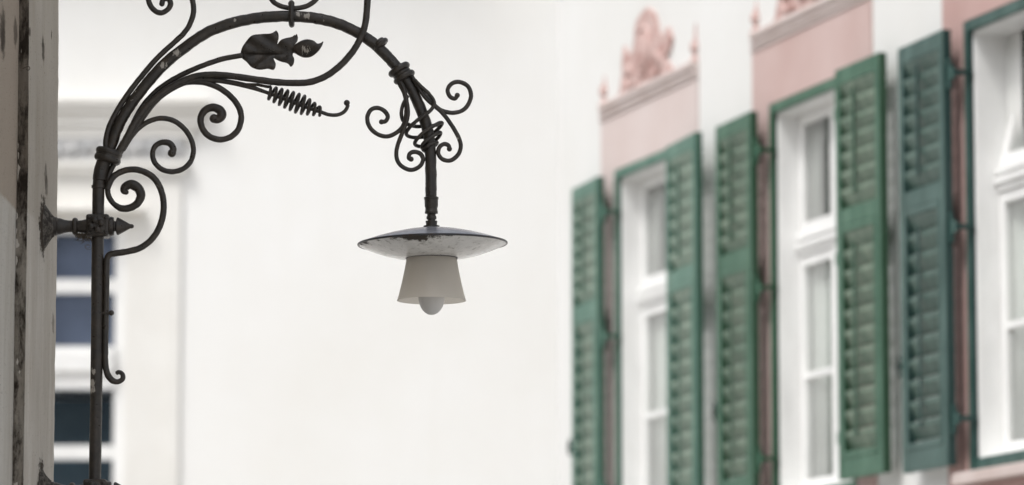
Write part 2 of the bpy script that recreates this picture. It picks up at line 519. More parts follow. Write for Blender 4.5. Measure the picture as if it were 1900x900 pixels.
for i, q in enumerate(WS):
    tone = ['faded green', 'mid green', 'dark teal green'][i]
    # pink painted surround
    m = MB()
    a, c = q - .255, q + WW + .235
    zc0 = 5.50
    m.box(a, q - .001, -.014, .02, 2.62, zc0).box(q + WW + .001, c, -.014, .02, 2.62, zc0)
    m.box(q - .001, q + WW + .001, -.014, .02, Z1 + .001, zc0).box(q - .001, q + WW + .001, -.014, .02, 2.62, Z0 - .07)
    su = m.build('window_surround', pinks[i], town, 0.003)
    su['label'] = 'pink painted surround of the window with %s shutters' % tone
    m = MB()
    m.box(a + .05, c - .0, -.05, .02, zc0 + .065, zc0 + .10).box(a + .03, c + .002, -.036, .02, zc0 + .03, zc0 + .0645).box(a - .003, c + .003, -.024, .02, zc0 + .001, zc0 + .0295)
    m.build('cornice', sillm, su, 0.006)
    m = MB()
    d = q - WS[0]
    m.prism([(x + d, max(z, zc0 + .101)) for x, z in crest], -.022, .018)
    cx0 = q + .575
    # relief on the crest: oval shield, two volutes, side leaves
    m.lathe([(.001, .03), (.07, .028), (.105, .018), (.12, -.002)], (cx0 - .04, -.022, zc0 + .30), (0, -1, 0), 24)
    m.ring((cx0 - .04, -.024, zc0 + .30), (0, 1, 0), .135, .016, 28, 8)
    for sx_ in (-1, 1):
        m.tube(spline([(cx0 - .04 + sx_ * .13, -.026, zc0 + .14), (cx0 - .04 + sx_ * .24, -.026, zc0 + .13), (cx0 - .04 + sx_ * .30, -.026, zc0 + .19),
                       (cx0 - .04 + sx_ * .25, -.026, zc0 + .24), (cx0 - .04 + sx_ * .21, -.026, zc0 + .2)], 6), .018, 8)
    for (xx, hh) in ((a + .05, .16), (c - .04, .20)):      # little urn spires at the cornice ends
        m.lathe([(.035, 0), (.03, .02), (.018, .04), (.036, .075), (.03, .10), (.012, .13), (.004, hh + .02)], (xx, -.002, zc0 + .101), seg=14)
    m.build('crest', pinkd, su)
    m = MB()
    m.box(q - .06, q + WW + .06, -.085, .02, Z0 - .068, Z0 - .012)
    m.build('sill', sillm, su, 0.006)
    # green shutter frame around the opening
    m = MB()
    fw = .052
    m.box(q, q + fw, -.018, .010, Z0, Z1).box(q + WW - fw, q + WW, -.018, .010, Z0, Z1)
    m.box(q + fw, q + WW - fw, -.016, .008, Z1 - fw, Z1).box(q + fw, q + WW - fw, -.016, .008, Z0, Z0 + fw)
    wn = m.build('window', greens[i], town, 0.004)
    wn['label'] = 'white casement window with %s outer frame' % tone
    # white lining, transom, casements
    m = MB()
    e = q + fw - .008
    f_ = q + WW - fw + .008
    zz0, zz1 = Z0 + fw - .008, Z1 - fw + .008
    m.box(e, e + .02, .0115, .19, zz0, zz1).box(f_ - .02, f_, .0115, .19, zz0, zz1)
    m.box(e + .02, f_ - .02, .0125, .19, zz1 - .02, zz1).box(e + .02, f_ - .02, .0125, .19, zz0, zz0 + .02)
    zt0, zt1 = 4.365, 4.475
    cx = (e + f_) / 2
    m.box(e + .02, f_ - .02, .115, .18, zt0, zt1 - .03)
    m.box(e + .02, f_ - .02, .098, .114, zt0 + .035, zt1 - .045)
    m.box(e + .02, f_ - .02, .103, .178, zt1 - .0295, zt1)
    m.box(cx - .03, cx + .03, .118, .178, zz0 + .02, zt0 - .001).box(cx - .03, cx + .03, .118, .178, zt1 + .001, zz1 - .02)
    m.build('lining', whitewood, wn, 0.004)
    def casement(xa, xb, za, zb_, bar=None, tilt=0):
        m = MB(); g = MB()
        h = zb_ - za
        sw = .052
        m.box(xa, xa + sw, -.022, .022, 0, h).box(xb - sw, xb, -.022, .022, 0, h)
        m.box(xa + sw, xb - sw, -.02, .02, h - sw, h).box(xa + sw, xb - sw, -.02, .02, 0, sw + .01)
        if bar:
            m.box(xa + sw, xb - sw, -.017, .017, bar - za - .017, bar - za + .017)
        o = m.build('casement', whitewood, wn, 0.004)
        o.location = (0, .148, za)
        o.rotation_euler.x = -tilt
        if tilt:
            o['label'] = 'top casement tilted inwards'
        g.box(xa + sw - .004, xb - sw + .004, -.003, .003, sw, h - sw + .004)
        g.build('pane', glass, o) if False else g.build('pane', glass, wn, loc=(0, .148, za)).rotation_euler.__setitem__(0, -tilt)
    for (xa, xb) in ((e + .022, cx - .031), (cx + .031, f_ - .022)):
        casement(xa, xb, zz0 + .022, zt0 - .003, 3.73)
        casement(xa, xb, zt1 + .003, zz1 - .022, None, R(13) if i == 2 else 0)
    # net curtain across the lower sashes, a drawn curtain at each side above
    def cloth(xa, xb, za, zb_, k0, amp):
        vs, fs_ = [], []
        nn = 48
        for z in (za, zb_):
            for k in range(nn):
                t = k / (nn - 1)
                vs.append((xa + (xb - xa) * t, .19 + amp * math.sin(t * k0 + i * 2) + amp * .6 * math.sin(t * k0 * 2.3 + 1 + (z > 4.4)), z))
        for k in range(nn - 1):
            fs_.append((k, k + 1, nn + k + 1, nn + k))
        me = MB().add(vs, fs_, True).build('curtain', curtm, wn)
        me.modifiers.new('t', 'SOLIDIFY').thickness = .003
    cloth(e + .022, f_ - .022, zz0 + .03, 4.36, 30, .012)
    cloth(e + .022, e + .17, 4.47, zz1 + .01, 14, .010)
    cloth(cx - .09, cx + .13, 4.47, zz1 + .01, 18, .010)
    # the room behind
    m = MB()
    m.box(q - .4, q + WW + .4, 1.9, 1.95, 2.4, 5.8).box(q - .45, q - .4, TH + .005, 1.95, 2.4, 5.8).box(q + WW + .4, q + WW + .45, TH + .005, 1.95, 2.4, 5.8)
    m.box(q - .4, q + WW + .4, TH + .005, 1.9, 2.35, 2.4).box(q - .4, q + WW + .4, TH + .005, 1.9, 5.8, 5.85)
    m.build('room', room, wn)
    sw_ = .568
    o = make_shutter('shutter', sw_, True, i, '%s louvred shutter, far leaf of its window' % tone)
    o.location = (q - .012, -.095, 0); o.rotation_euler.z = R((-3.0, -1.5, -1.0)[i])
    o = make_shutter('shutter', sw_, False, i, '%s louvred shutter, near leaf of its window' % tone)
    o.location = (q + WW + .012, -.095, (0, .022, 0)[i]); o.rotation_euler.z = R((-3.4, 0.3, 0)[i])

# ================================================================== corner house in the left foreground
D = 11.7
YN = Vector((0, 1, 0))
WD = Vector((0.0102, 1, 0)).normalized()        # direction of its street wall
WN_ = Vector((WD.y, -WD.x, 0))                  # out of that wall, to the right
Pf = hit(84, 420, (0, D, 0), YN)
def wallhit(x, y=420, off=0):
    return hit(x, y, Pf + WN_ * off, WN_)
crn = wallhit(107.5)
stp = wallhit(52)
off2 = (hit(30, 420, stp, YN).x - stp.x)        # step back of the plain wall behind the pilaster
base = Vector((crn.x, crn.y, 0))
corner = empty('corner_house', base, math.atan2(-WD.x, WD.y))   # local y along the wall away from the camera, local x out into the street
tag(corner, 'weathered grey plaster corner of a house in the left foreground, stained along its pilaster edge', 'house')
lstep = (stp - base).dot(WD)
zpaint = hit(30, 388, Pf + WN_ * off2, WN_).z

FLP = [wallhit(80, 420) - base, wallhit(76, 908) - base]
FLP = [Vector((p.dot(WN_), p.dot(WD), p.z)) for p in FLP]
SPOT = [(wallhit(82, 95) - base, .05, .8), (wallhit(82, 78) - base, .03, .5), (wallhit(85, 325) - base, .05, .6), (wallhit(86, 345) - base, .05, .6), (wallhit(98, 65) - base, .018, .8), (wallhit(58, 60) - base, .02, .7),
        (wallhit(5, 55, off2) - base, .09, .8), (wallhit(6, 75, off2) - base, .07, .7), (wallhit(28, 60, off2) - base, .06, .7), (wallhit(98, 600) - base, .04, .5)]
SPOT = [(Vector((p.dot(WN_), p.dot(WD), p.z)), r_, k) for p, r_, k in SPOT]
def old_plaster(name, low, up, stain, lo, hi, stripe=0.5):
    m = Mat(name, 0.92, spec=0.15)
    z = m.sep()[2]
    zz = m.math('ADD', z, m.math('MULTIPLY', m.noise(30, 4), 0.02))
    f = m.ramp(zz, zpaint, zpaint + .012)
    c = m.mix(f, low, up)
    c = m.mix(m.math('MULTIPLY', m.ramp(m.noise(5, 6, 0.65, (1, 1, 0.25)), 0.38, 0.7), stripe), c, (low[0] * .62, low[1] * .58, low[2] * .52, 1))
    c = m.mix(m.math('MULTIPLY', m.ramp(m.noise(14, 5, 0.6, (2, 2, .3), (4, 2, 1)), 0.5, 0.75), .5), c, (low[0] * .72, low[1] * .66, low[2] * .58, 1))
    c = m.mix(m.ramp(m.noise(16, 9, 0.72, (1.6, .5, 0.5), (1, 4, 2)), lo, hi), c, stain)
    c = m.mix(m.math('MULTIPLY', m.ramp(m.noise(230, 3, 0.6, (1, .25, 1)), 0.63, 0.72), .75), c, (stain[0] * 1.5, stain[1] * 1.5, stain[2] * 1.5, 1))
    for p in FLP:                               # rust and soot washed off the iron plates
        g = m.math('SUBTRACT', 1.0, m.math('DIVIDE', m.dist(tuple(p)), .13))
        c = m.mix(m.ramp(m.math('ADD', m.math('MULTIPLY', g, .6), m.noise(55, 7, .75, (1, .35, .8))), .66, .80), c, stain)
    for p, r_, k in SPOT:                      # old soot marks
        g = m.math('SUBTRACT', 1.0, m.math('DIVIDE', m.dist(tuple(p)), r_))
        c = m.mix(m.math('MULTIPLY', m.ramp(m.math('ADD', m.math('MULTIPLY', g, .7), m.noise(60, 7, .75, (1, .3, .7))), .66, .86), k), c, stain)
    m.color(c)
    m.bump(m.noise(120, 8, 0.7, (1, .4, 1)), 0.55, 0.004)
    return m.m
stain = srgb(58, 50, 42)
wallm = old_plaster('grey_old_plaster', (0.54, 0.52, 0.48, 1), (0.37, 0.31, 0.255, 1), stain, 0.66, 0.72)
pilm = old_plaster('pilaster_plaster', (0.56, 0.53, 0.485, 1), (0.47, 0.435, 0.385, 1), stain, 0.69, 0.74, .75)
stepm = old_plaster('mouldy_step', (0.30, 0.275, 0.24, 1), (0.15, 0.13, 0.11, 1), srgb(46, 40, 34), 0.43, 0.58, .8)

def roughsheet(b, o, u, v, nu, nv, amp, fade=False):
    """a fine sheet spanned by u,v from o, displaced a little along its normal"""
    o, u, v = Vector(o), Vector(u), Vector(v)
    n = u.cross(v).normalized()
    vs = []
    for j in range(nv + 1):
        for i in range(nu + 1):
            p = o + u * (i / nu) + v * (j / nv)
            vs.append(p + n * amp * (noise.noise(p * 7) + .6 * noise.noise(p * 23)))
    fs_ = [(j * (nu + 1) + i, j * (nu + 1) + i + 1, (j + 1) * (nu + 1) + i + 1, (j + 1) * (nu + 1) + i) for j in range(nv) for i in range(nu)]
    b.add(vs, fs_, True)
HT = 7.6
L2 = 4.2
m = MB()
m.box(-5.5, off2 - .02, lstep - L2, 0 - .06, 0, HT)
roughsheet(m, (off2, lstep - L2, 2.1), (0, L2 - .001, 0), (0, 0, 2.6), 160, 170, .0016)
m.box(off2 - .019, off2, lstep - L2, lstep - .002, 0, 2.098).box(off2 - .019, off2, lstep - L2, lstep - .002, 4.702, HT)
m.build('wall', wallm, corner)
m = MB()                                        # pilaster: rounded worn arris, rough face
rows = 240
cols = [(off2 * .96, lstep - .002), (-.002, lstep), (0, lstep + .004)] + [(0, lstep + (0 - lstep) * t) for t in (.08, .2, .35, .5, .65, .8, .92)] + \
       [(-.0015, -.006), (-.006, -.0015), (-.012, 0), (-.06, .0), (-.4, 0)]
vs = []
for j in range(rows + 1):
    z = 2.4 + 2.2 * j / rows
    for (x, y) in cols:
        p = Vector((x, y, z))
        k = .0016 * noise.noise(Vector((y * 3, 1, z * 5))) + .0014 * noise.noise(Vector((y * 6, 5, z * 22)))
        e = -.002 * max(0, noise.noise(Vector((2, 9, z * 9)))) * (y > -.03) * (x > -.05)
        lean = -.0095 * max(0, z - 3.3) if x > -.3 else 0
        vs.append((x + k + e + lean * .9, y, z))
nc = len(cols)
m.add(vs, [(j * nc + i, j * nc + i + 1, (j + 1) * nc + i + 1, (j + 1) * nc + i) for j in range(rows) for i in range(nc - 1)], True)
m.box(-.4, -.0005, lstep, -.0005, 0, 2.4).box(-.4, -.02, lstep, -.002, 4.6, HT)
pil = m.build('pilaster', pilm, corner, sharp=60)
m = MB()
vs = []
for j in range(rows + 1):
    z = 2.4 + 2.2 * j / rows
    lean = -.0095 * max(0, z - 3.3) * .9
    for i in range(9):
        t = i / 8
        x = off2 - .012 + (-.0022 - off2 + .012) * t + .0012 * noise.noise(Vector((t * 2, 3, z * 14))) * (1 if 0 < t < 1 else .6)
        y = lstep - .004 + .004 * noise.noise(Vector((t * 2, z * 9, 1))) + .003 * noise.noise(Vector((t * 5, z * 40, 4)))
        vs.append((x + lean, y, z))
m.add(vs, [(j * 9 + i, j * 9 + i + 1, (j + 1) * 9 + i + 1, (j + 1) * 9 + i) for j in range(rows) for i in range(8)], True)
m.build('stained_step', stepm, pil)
MB().add([(-5.6, lstep - L2, HT), (off2 + .02, lstep - L2, HT), (off2 + .02, 0, HT), (-5.6, 0, HT), (-2.7, lstep - L2, HT + 1.2), (-2.7, 0, HT + 1.2)],
         [(0, 1, 4), (2, 3, 5), (1, 2, 5, 4), (3, 0, 4, 5), (0, 3, 2, 1)]).build('roof', bpy.data.materials['roof_tile'], corner)
rustm = Mat('rusty_wire', 0.8); rustm.color((0.06, 0.045, 0.035, 1)); rustm = rustm.m
hk = wallhit(51, 126)
hl = corner.matrix_basis.inverted() @ hk
MB().tube(spline([(hl.x - .012, hl.y - .01, hl.z - .004), (hl.x + .004, hl.y - .012, hl.z + .002), (hl.x + .008, hl.y - .012, hl.z - .004), (hl.x + .003, hl.y - .012, hl.z - .009), (hl.x - .002, hl.y - .012, hl.z - .004)], 5), .0012, 6).build('wire_hook', rustm, corner)

# ================================================================== the wrought iron street lamp
U = WN_.copy()                                  # lamp plane: out of the wall
LN = WD.copy()
pole0 = hit(177, 900, (0, D, 0), YN)
lampo = Vector((pole0.x, pole0.y, pole0.z))
lamp = empty('street_lamp', lampo, math.atan2(U.y, U.x))
tag(lamp, 'wrought iron wall lamp with scrolled curved arm, enamel disc and frosted glass shade', 'street lamp')
LP = hit(181, 420, (0, D, 0), YN)
PX = (hit(182, 420, (0, D, 0), YN).x - hit(181, 420, (0, D, 0), YN).x)
def lp(x, y, d=0):                              # point of the lamp plane seen at a photo pixel; d pixels nearer to the street side
    h = hit(x, y, lampo, LN) - lampo
    return Vector((h.dot(U), -d * PX, h.z))

im = Mat('black_wrought_iron', 0.42, 0.0, 0.6)
c = im.mix(im.ramp(im.noise(35, 6, 0.65), 0.4, 0.7), (0.022, 0.0185, 0.015, 1), (0.050, 0.039, 0.029, 1))
c = im.mix(im.math('MULTIPLY', im.ramp(im.noise(22, 7, 0.7, (1, 1, 1), (3, 3, 1)), 0.6, 0.74), .6), c, (0.095, 0.060, 0.036, 1))
spots = [(303, 122, 12), (329, 99, 12), (553, 28, 10), (570, 31, 10), (659, 47, 6), (305, 78, 4), (530, 73, 5), (570, 95, 14), (437, 40, 5), (601, 40, 5),
         (330, 76, 4), (296, 143, 3), (301, 151, 4), (250, 170, 4), (247, 187, 4), (575, 88, 6), (172, 690, 10), (170, 725, 12), (171, 710, 10), (308, 235, 4), (300, 370, 4), (409, 258, 4), (850, 258, 4), (292, 345, 6)]
fl = None
for (x, y, r) in spots:
    g = im.math('SUBTRACT', 1.0, im.math('DIVIDE', im.dist(tuple(lp(x, y, 9))), r * PX * 1.25))
    g = im.math('MAXIMUM', g, 0.0)
    fl = g if fl is None else im.math('MAXIMUM', fl, g)
nz = im.noise(75, 8, 0.72, (1.3, 1, .45))
fk = im.ramp(im.math('ADD', im.math('MULTIPLY', fl, .36), nz), 0.70, 0.76)
c = im.mix(im.math('MULTIPLY', fk, .8), c, (0.50, 0.47, 0.42, 1))
im.color(c)
im.roughness(im.ramp(im.noise(60, 4), -.1, 1.5))
im.bump(im.math('ADD', im.math('MULTIPLY', im.noise(60, 3, .5), 1.6), im.noise(190, 6, 0.6)), 0.42, 0.002)
IRON = im.m
cm = Mat('corroded_iron', 0.85, 0, 0.3)
cm.color(cm.mix(cm.ramp(cm.noise(70, 7, 0.7), 0.42, 0.66), (0.035, 0.030, 0.026, 1), (0.17, 0.155, 0.135, 1)))
cm.bump(cm.noise(90, 8, 0.7), 0.9, 0.004)
CORR = cm.m

def bar(name, pts, r, seg=12, per=7, parent=lamp, ends=None, ball=None, d0=0, flat=1.0):
    """pts: (px, py[, depth[, radius]]) along the bar in photo pixels"""
    P = [tuple(p) + (d0,) * (3 - len(p)) if len(p) < 3 else tuple(p[:3]) for p in pts]
    Rr = [p[3] if len(p) > 3 else r for p in pts]
    Q = spline([p + (q,) for p, q in zip(P, Rr)], per)
    b = MB()
    b.tube([lp(q[0], q[1], q[2]) for q in Q], [q[3] * PX for q in Q], seg, flat, .09)
    if ball:
        e = pts[-1]
        b.ball(lp(e[0], e[1], e[2] if len(e) > 2 else d0), ball * PX)
    return b, (b.build(name, IRON, parent, sharp=70))

# pole and main arm
b = MB()
b.tube([lp(*p) for p in spline([(174.5, 955), (176, 900), (177.5, 800), (179, 700), (180, 600), (181, 480), (182, 400), (183, 345), (185, 325), (189, 308)], 6)], 11.3 * PX, 20, 1, .02)
b.tube([lp(*p) for p in spline([(185, 334), (187, 318), (191, 304), (195, 292)], 6)], 13.2 * PX, 20, 1, .03)
b.lathe([(13.4 * PX, 0), (13.4 * PX, 5 * PX)], lp(183, 349), seg=24)
b.build('pole', IRON, lamp, sharp=60)
arm_pts = [(196, 300), (202, 284), (208, 265), (220, 233), (240, 198), (267, 162), (300, 124), (333, 96), (378, 64), (424, 45), (471, 34.5), (518, 30.5), (564, 31.5), (611, 39),
           (651, 54), (680, 71), (703, 89), (727, 114), (746, 137), (765, 168), (781, 204), (793, 240), (798, 274), (799.5, 318), (800, 366)]
bar('arm', [p + (0, 10.6) for p in arm_pts], 10.6, 20, 8)

# collars
def collar(rings, nm='collar'):
    b = MB()
    for (x, y, ax, ay, rad, r) in rings:
        a = (lp(x + ax, y + ay) - lp(x, y))
        b.ring(lp(x, y), a, rad * PX, r * PX, 40, 12)
    return b.build(nm, IRON, lamp, sharp=80)
collar([(202.5, 283, 26, -90, 18.5, 7), (199.5, 295, 26, -90, 18, 7.5), (201, 289, 26, -90, 16, 8)])
collar([(740.5, 129, 20, 32, 16.3, 6.2), (750, 143, 20, 34, 15.8, 6.2), (745.5, 136.5, 20, 33, 12, 6)])
collar([(706.5, 83, 24, 25, 12, 5), (703, 79.5, 24, 25, 8, 5)])
b = MB()                                        # clip that ties the top scroll to the arm
b.tube([lp(*p) for p in spline([(541, 8, 0), (541, 6, 5), (541, 9, 10), (541, 20, 13.5), (541, 34, 14), (541, 43, 10), (541, 46, 0), (541, 43, -10), (541, 30, -14), (541, 14, -12), (541, 6, -5), (541, 8, 0)], 5)], 5.2 * PX, 10)
b.ball(lp(541, 8, 6), 6.2 * PX)
b.build('clip', IRON, lamp)

# scrolls along the arm
bar('scroll', [(209, 300, 5), (200, 282, 6), (197, 265, 7), (203, 236, 6), (220, 202, 4), (241, 170, 3), (266, 138, 2), (293, 107, 2), (320, 82, 1), (340, 63, 0), (352, 45, 0), (359, 22, 0), (356, -4, 0),
               (344, -28, 0), (322, -43, 0), (297, -40, 0), (279, -22, 0), (275.5, 0, 0), (284, 17, 0), (298, 24, 0), (311, 18, 0), (316.5, 7, 0), (312, -2, 0), (303, -1, 0), (300.5, 7, 0)], 5.2, ball=5.4)
bar('scroll', [(478, -12), (466, -16), (470, -27), (484, -34), (498, -24), (500, -8), (507, 3), (520, 11), (541, 15.5), (562, 13.5), (577, 7), (590, -5), (596, -22), (612, -33), (626, -24), (630, -18), (622, -11), (613, -15)], 4.8, ball=5.5)
bar('scroll', [(214, 296, 4), (224, 276, 6), (235, 258, 8), (250, 230, 8), (270, 202, 7), (294, 179, 6), (320, 161, 6), (345, 149, 5), (368, 141.5, 5), (400, 140, 6), (431, 142.5, 7), (474, 149, 10), (518, 155, 13), (561, 156.5, 16), (586, 152.5, 17),
               (611, 141, 17.5), (636, 121, 18), (658, 95, 18), (672, 68, 18), (679, 44, 17), (682, 10, 14), (683, -25, 10), (676, -60, 6), (655, -82, 4), (632, -75, 2), (625, -55, 2), (640, -45, 2)], 6.4, ball=7)
bar('scroll', [(222, 285, 2), (236, 262, 1), (262, 222, 0), (290, 186, 0), (320, 163, 0), (345, 153, 0), (370, 152, 0), (388, 155.5, 0), (410, 165, 0), (430, 181, 0), (443.5, 200, 0), (447.5, 219, 0), (442, 240, 0), (428, 254, 0), (409, 259, 0), (390, 254, 0, 6),
               (376.5, 240, 0, 6), (372, 221, 0, 6.4), (379, 206, 0, 7), (393, 199.5, 0, 8), (407, 203.5, 0, 8.5), (411.5, 214, 0, 9), (404, 221, 0, 8.5), (397, 220, 0, 8)], 5.8, 12, 8, ball=8.5)
bar('scroll', [(221, 288, 0), (230, 271, 0), (240, 258, 0), (257, 238, 0), (278, 224.5, 0), (300, 219.5, 0), (322, 224, 0), (341, 238, 0), (354, 257, 0), (359, 278, 0), (354, 299, 0), (340, 313, 0), (321, 318.5, 0), (302, 315, 0), (288, 303, 0), (283, 287, 0),
               (287.5, 272, 0, 5.2), (300, 264.5, 0, 5.5), (314, 266, 0, 6), (321.5, 275.5, 0, 6.5), (319, 284, 0, 6.5)], 5.0, ball=8)
bar('scroll', [(216, 290, -3), (212, 303, -3), (205, 316, -3), (200, 335, 0), (199.5, 352, 0), (203, 367, 0), (213, 380, 0), (227, 387, 0, 6.5), (243, 385, 0, 7), (256, 376, 0, 7.5), (261.5, 362, 0, 8.5), (256, 349, 0, 9), (243, 342.5, 0, 9), (232, 347, 0, 8), (230, 354, 0, 6.5), (237, 358, 0, 4)], 5.2)
bar('scroll', [(199, 352, 2), (204, 338, 2), (213, 326, 1), (228, 317.5, 0), (247, 314.5, 0), (265, 318, 0), (283, 328, 0), (296, 346, 0), (303, 370, 0), (303, 394, 0), (297, 418, 0), (284, 441, 0), (262, 459, 0), (238, 466.5, 0), (214, 470, 0), (203, 473, 0), (198.5, 481, 0), (197.5, 495, 0),
               (197, 540, 0), (196, 600, 0), (195, 650, 0), (195.5, 677, 0), (199, 693, 0), (207, 705, 0), (218, 708.5, 0, 5), (227, 703.5, 0, 5), (227.5, 695, 0, 4.6), (221, 690.5, 0, 4), (216, 693, 0, 3.8)], 6, 12, 7)
b = MB()
b.tube([lp(186, 582, 4), lp(206, 581, 4)], 3 * PX, 8); b.ball(lp(207, 581, 4), 5.2 * PX)
b.build('rivet', IRON, lamp)

# leaf on its stem
bar('leaf_stem', [(219, 286, -6), (234, 255, -7), (258, 205, -8), (283, 174, -7), (312, 152, -5), (343, 135.5, -3), (378, 121, 0), (415, 109, 0), (450, 103, 2, 5)], 5.2)
lz = [(468, 325), (478, 292), (508, 244), (548, 213), (600, 206), (650, 206), (674, 193), (685, 186), (697, 203), (699, 232), (690, 264), (712, 243), (742, 229), (780, 221), (798, 208), (804, 199), (812, 220), (808, 248), (790, 271),
      (830, 246), (870, 237), (910, 249), (930, 268), (950, 266), (967, 256), (956, 290), (930, 320), (892, 342), (850, 345), (815, 331), (786, 313), (782, 330), (791, 352), (786, 383), (769, 399), (755, 382), (720, 371), (690, 358), (668, 348),
      (680, 378), (679, 404), (666, 421), (632, 411), (582, 418), (540, 405), (508, 372), (480, 348)]
ol = spline([(300 + x * .311, y * .311) for x, y in lz] + [(300 + 468 * .311, 325 * .311)], 3)[:-1]
pts = [Vector(p) for p in ol]
inner = []
for gx in range(444, 604, 4):
    for gy in range(56, 134, 4):
        p = Vector((gx + 1.5 * noise.noise(Vector((gx, gy, 0))), gy))
        ins = False
        for i in range(len(pts)):
            a, c2 = pts[i], pts[i - 1]
            if (a.y > p.y) != (c2.y > p.y) and p.x < (c2.x - a.x) * (p.y - a.y) / (c2.y - a.y) + a.x:
                ins = not ins
        if ins and min((p - q).length for q in pts) > 2.2:
            inner.append(p)
n = len(pts)
rr = geometry.delaunay_2d_cdt(pts + inner, [(i, (i + 1) % n) for i in range(n)], [], 1, 1e-5)
def leafd(p):
    ax0, ax1 = Vector((446, 102)), Vector((598, 82))
    t = (p - ax0).dot(ax1 - ax0) / (ax1 - ax0).length_squared
    yc = 102 + (-6) * t - 16 * max(0, t - .55)
    s = p.y - yc
    dd = min((p - q).length for q in pts)
    d = -4.5 * math.exp(-(s / 2.2) ** 2) * (1 - .5 * t) + abs(s) * .22
    d += 2.6 * math.sin(p.x * .15 + abs(s) * .22) * min(1, abs(s) / 14)
    if p.x > 547:
        d = 9 - abs(p.y - 91) * .5 + .25 * (p.x - 547)
    d -= 2.5 * math.exp(-dd / 2.5)
    return d
vs, m_ = [], len(rr[0])
for side in (2.2, -2.2):
    for p in rr[0]:
        vs.append(lp(p.x, p.y, leafd(p) + side))
fs_ = [tuple(f) for f in rr[2]] + [tuple(i + m_ for i in reversed(f)) for f in rr[2]]
fs_ += [(e, (e + 1) % n, (e + 1) % n + m_, e + m_) for e in range(n)]
MB().add(vs, fs_, True).build('leaf', IRON, lamp, sharp=50)

# coil with its hooked tail
b = MB()
st = [(228, 279, 3), (243, 255, 4), (268, 214, 4), (296, 182, 3), (330, 160, 3), (362, 149, 3), (395, 149, 2), (425, 152.5, 1), (460, 160, 0), (490, 170, 0), (520, 181, 0), (560, 196, 0), (597, 208.5, 0), (611, 213, 0), (627, 213, 0), (639, 207, 0), (645, 197, 0), (643.5, 191, 0)]
Q = spline([p + (5.0 if p[0] < 480 else 3.6,) for p in st], 6)
b.tube([lp(*q[:3]) for q in Q], [q[3] * PX for q in Q], 10)
b.ball(lp(643.5, 191), 5.8 * PX)
ax0, ax1 = Vector((498, 171)), Vector((597, 208.5))
dr = (ax1 - ax0).normalized(); pr = Vector((-dr.y, dr.x))
hp = [(455, 157.5, 4), (478, 158, 5), (497, 162, 6)]
turns = 9.6
for i in range(int(turns * 16) + 1):
    t = i / (turns * 16)
    rad = (11.5 + 6 * math.sin(min(t * 1.5, 1) * math.pi / 2) - 11 * max(0, t - .62) / .38)
    a = 2 * math.pi * turns * t - 1.2
    q = ax0 + (ax1 - ax0) * t + pr * (rad * math.sin(a)) + dr * 2.0 * math.cos(a)
    hp.append((q.x, q.y, rad * .9 * math.cos(a)))
b.tube([lp(*q) for q in hp], 2.9 * PX, 8)
b.build('coil', IRON, lamp)

# tendrils round the drop of the arm
bar('tendril', [(737, 146, 6), (743, 160, 9), (750, 174, 12), (754, 192, 13), (754, 214, 13), (749, 234, 12), (737, 247, 10), (719, 254.5, 8), (700, 249.5, 6), (686.5, 237, 4), (681.5, 220, 3), (687.5, 205, 2), (700, 200.5, 2), (713, 206, 2), (719.5, 216, 2), (715.5, 225, 2), (708, 226.5, 2)], 4.2, 10, ball=5)
bar('tendril', [(742, 150, 10), (750, 168, 13), (755, 190, 15), (757, 218, 15), (747, 248, 12), (737.5, 273, 8), (736, 293, 6), (744, 308, 5), (761, 316, 5), (777, 311, 5), (785, 298, 5), (781, 287, 5), (770, 282.5, 5), (760.5, 286, 5), (759, 294, 5), (763, 296, 5)], 4.2, 10, ball=5)
bar('tendril', [(763, 141, 4), (770, 152, 5), (779, 166, 6), (791, 181, 7), (806, 196, 6), (820, 206, 5), (840, 210, 4), (858, 205.5, 3), (869.5, 193, 2), (874, 176, 1), (868, 160, 0), (852, 152, 0), (838, 155.5, 0), (830.5, 167, 0), (834.5, 179, 0), (843.5, 183, 0), (848.5, 177, 0)], 4.2, 10, ball=5)
bar('tendril', [(766, 146, 7), (776, 162, 9), (789, 182, 10), (804, 196, 10), (821, 211, 9), (837, 232, 8), (850, 254, 6), (855, 271, 5), (850.5, 287, 4), (837, 298, 4), (822, 296.5, 4), (813.5, 286, 4), (815.5, 274, 4), (824, 268, 4), (832, 270.5, 4), (834, 277, 4)], 4.2, 10, ball=5)
hp = [(770, 150, 9), (782, 163, 13), (795, 175, 15), (804, 187, 16), (806, 197, 17), (798, 209, 18), (780, 222, 18), (763, 236, 15), (754.5, 246, 6), (756, 251, -5), (768, 253, -14), (790, 250.5, -16), (808, 242, -10), (820, 230, 0), (816, 229.5, 9), (800, 239, 15), (783, 251, 15),
      (771.5, 263, 8), (770.5, 268, -2), (780, 270, -12), (797, 265.5, -14), (811, 256, -8), (817.5, 247, 0), (813, 248, 8), (800, 257, 13), (787, 267, 13), (783, 274, 5), (788, 276, -10), (803, 271, -11), (811, 265, 0), (806, 266, 9), (795, 272, 13), (787, 277, 8), (786, 279, 0), (793, 280, -11)]
bar('tendril', hp, 3.6, 10, 6)
bar('tendril', [(757, 180, 12), (748, 196, 10), (745, 212, 8), (748, 224, 4), (758, 231, 0), (772, 233.5, -8), (786, 232, -14), (806, 231, -12), (819, 228, -3)], 3.6, 10, 6)

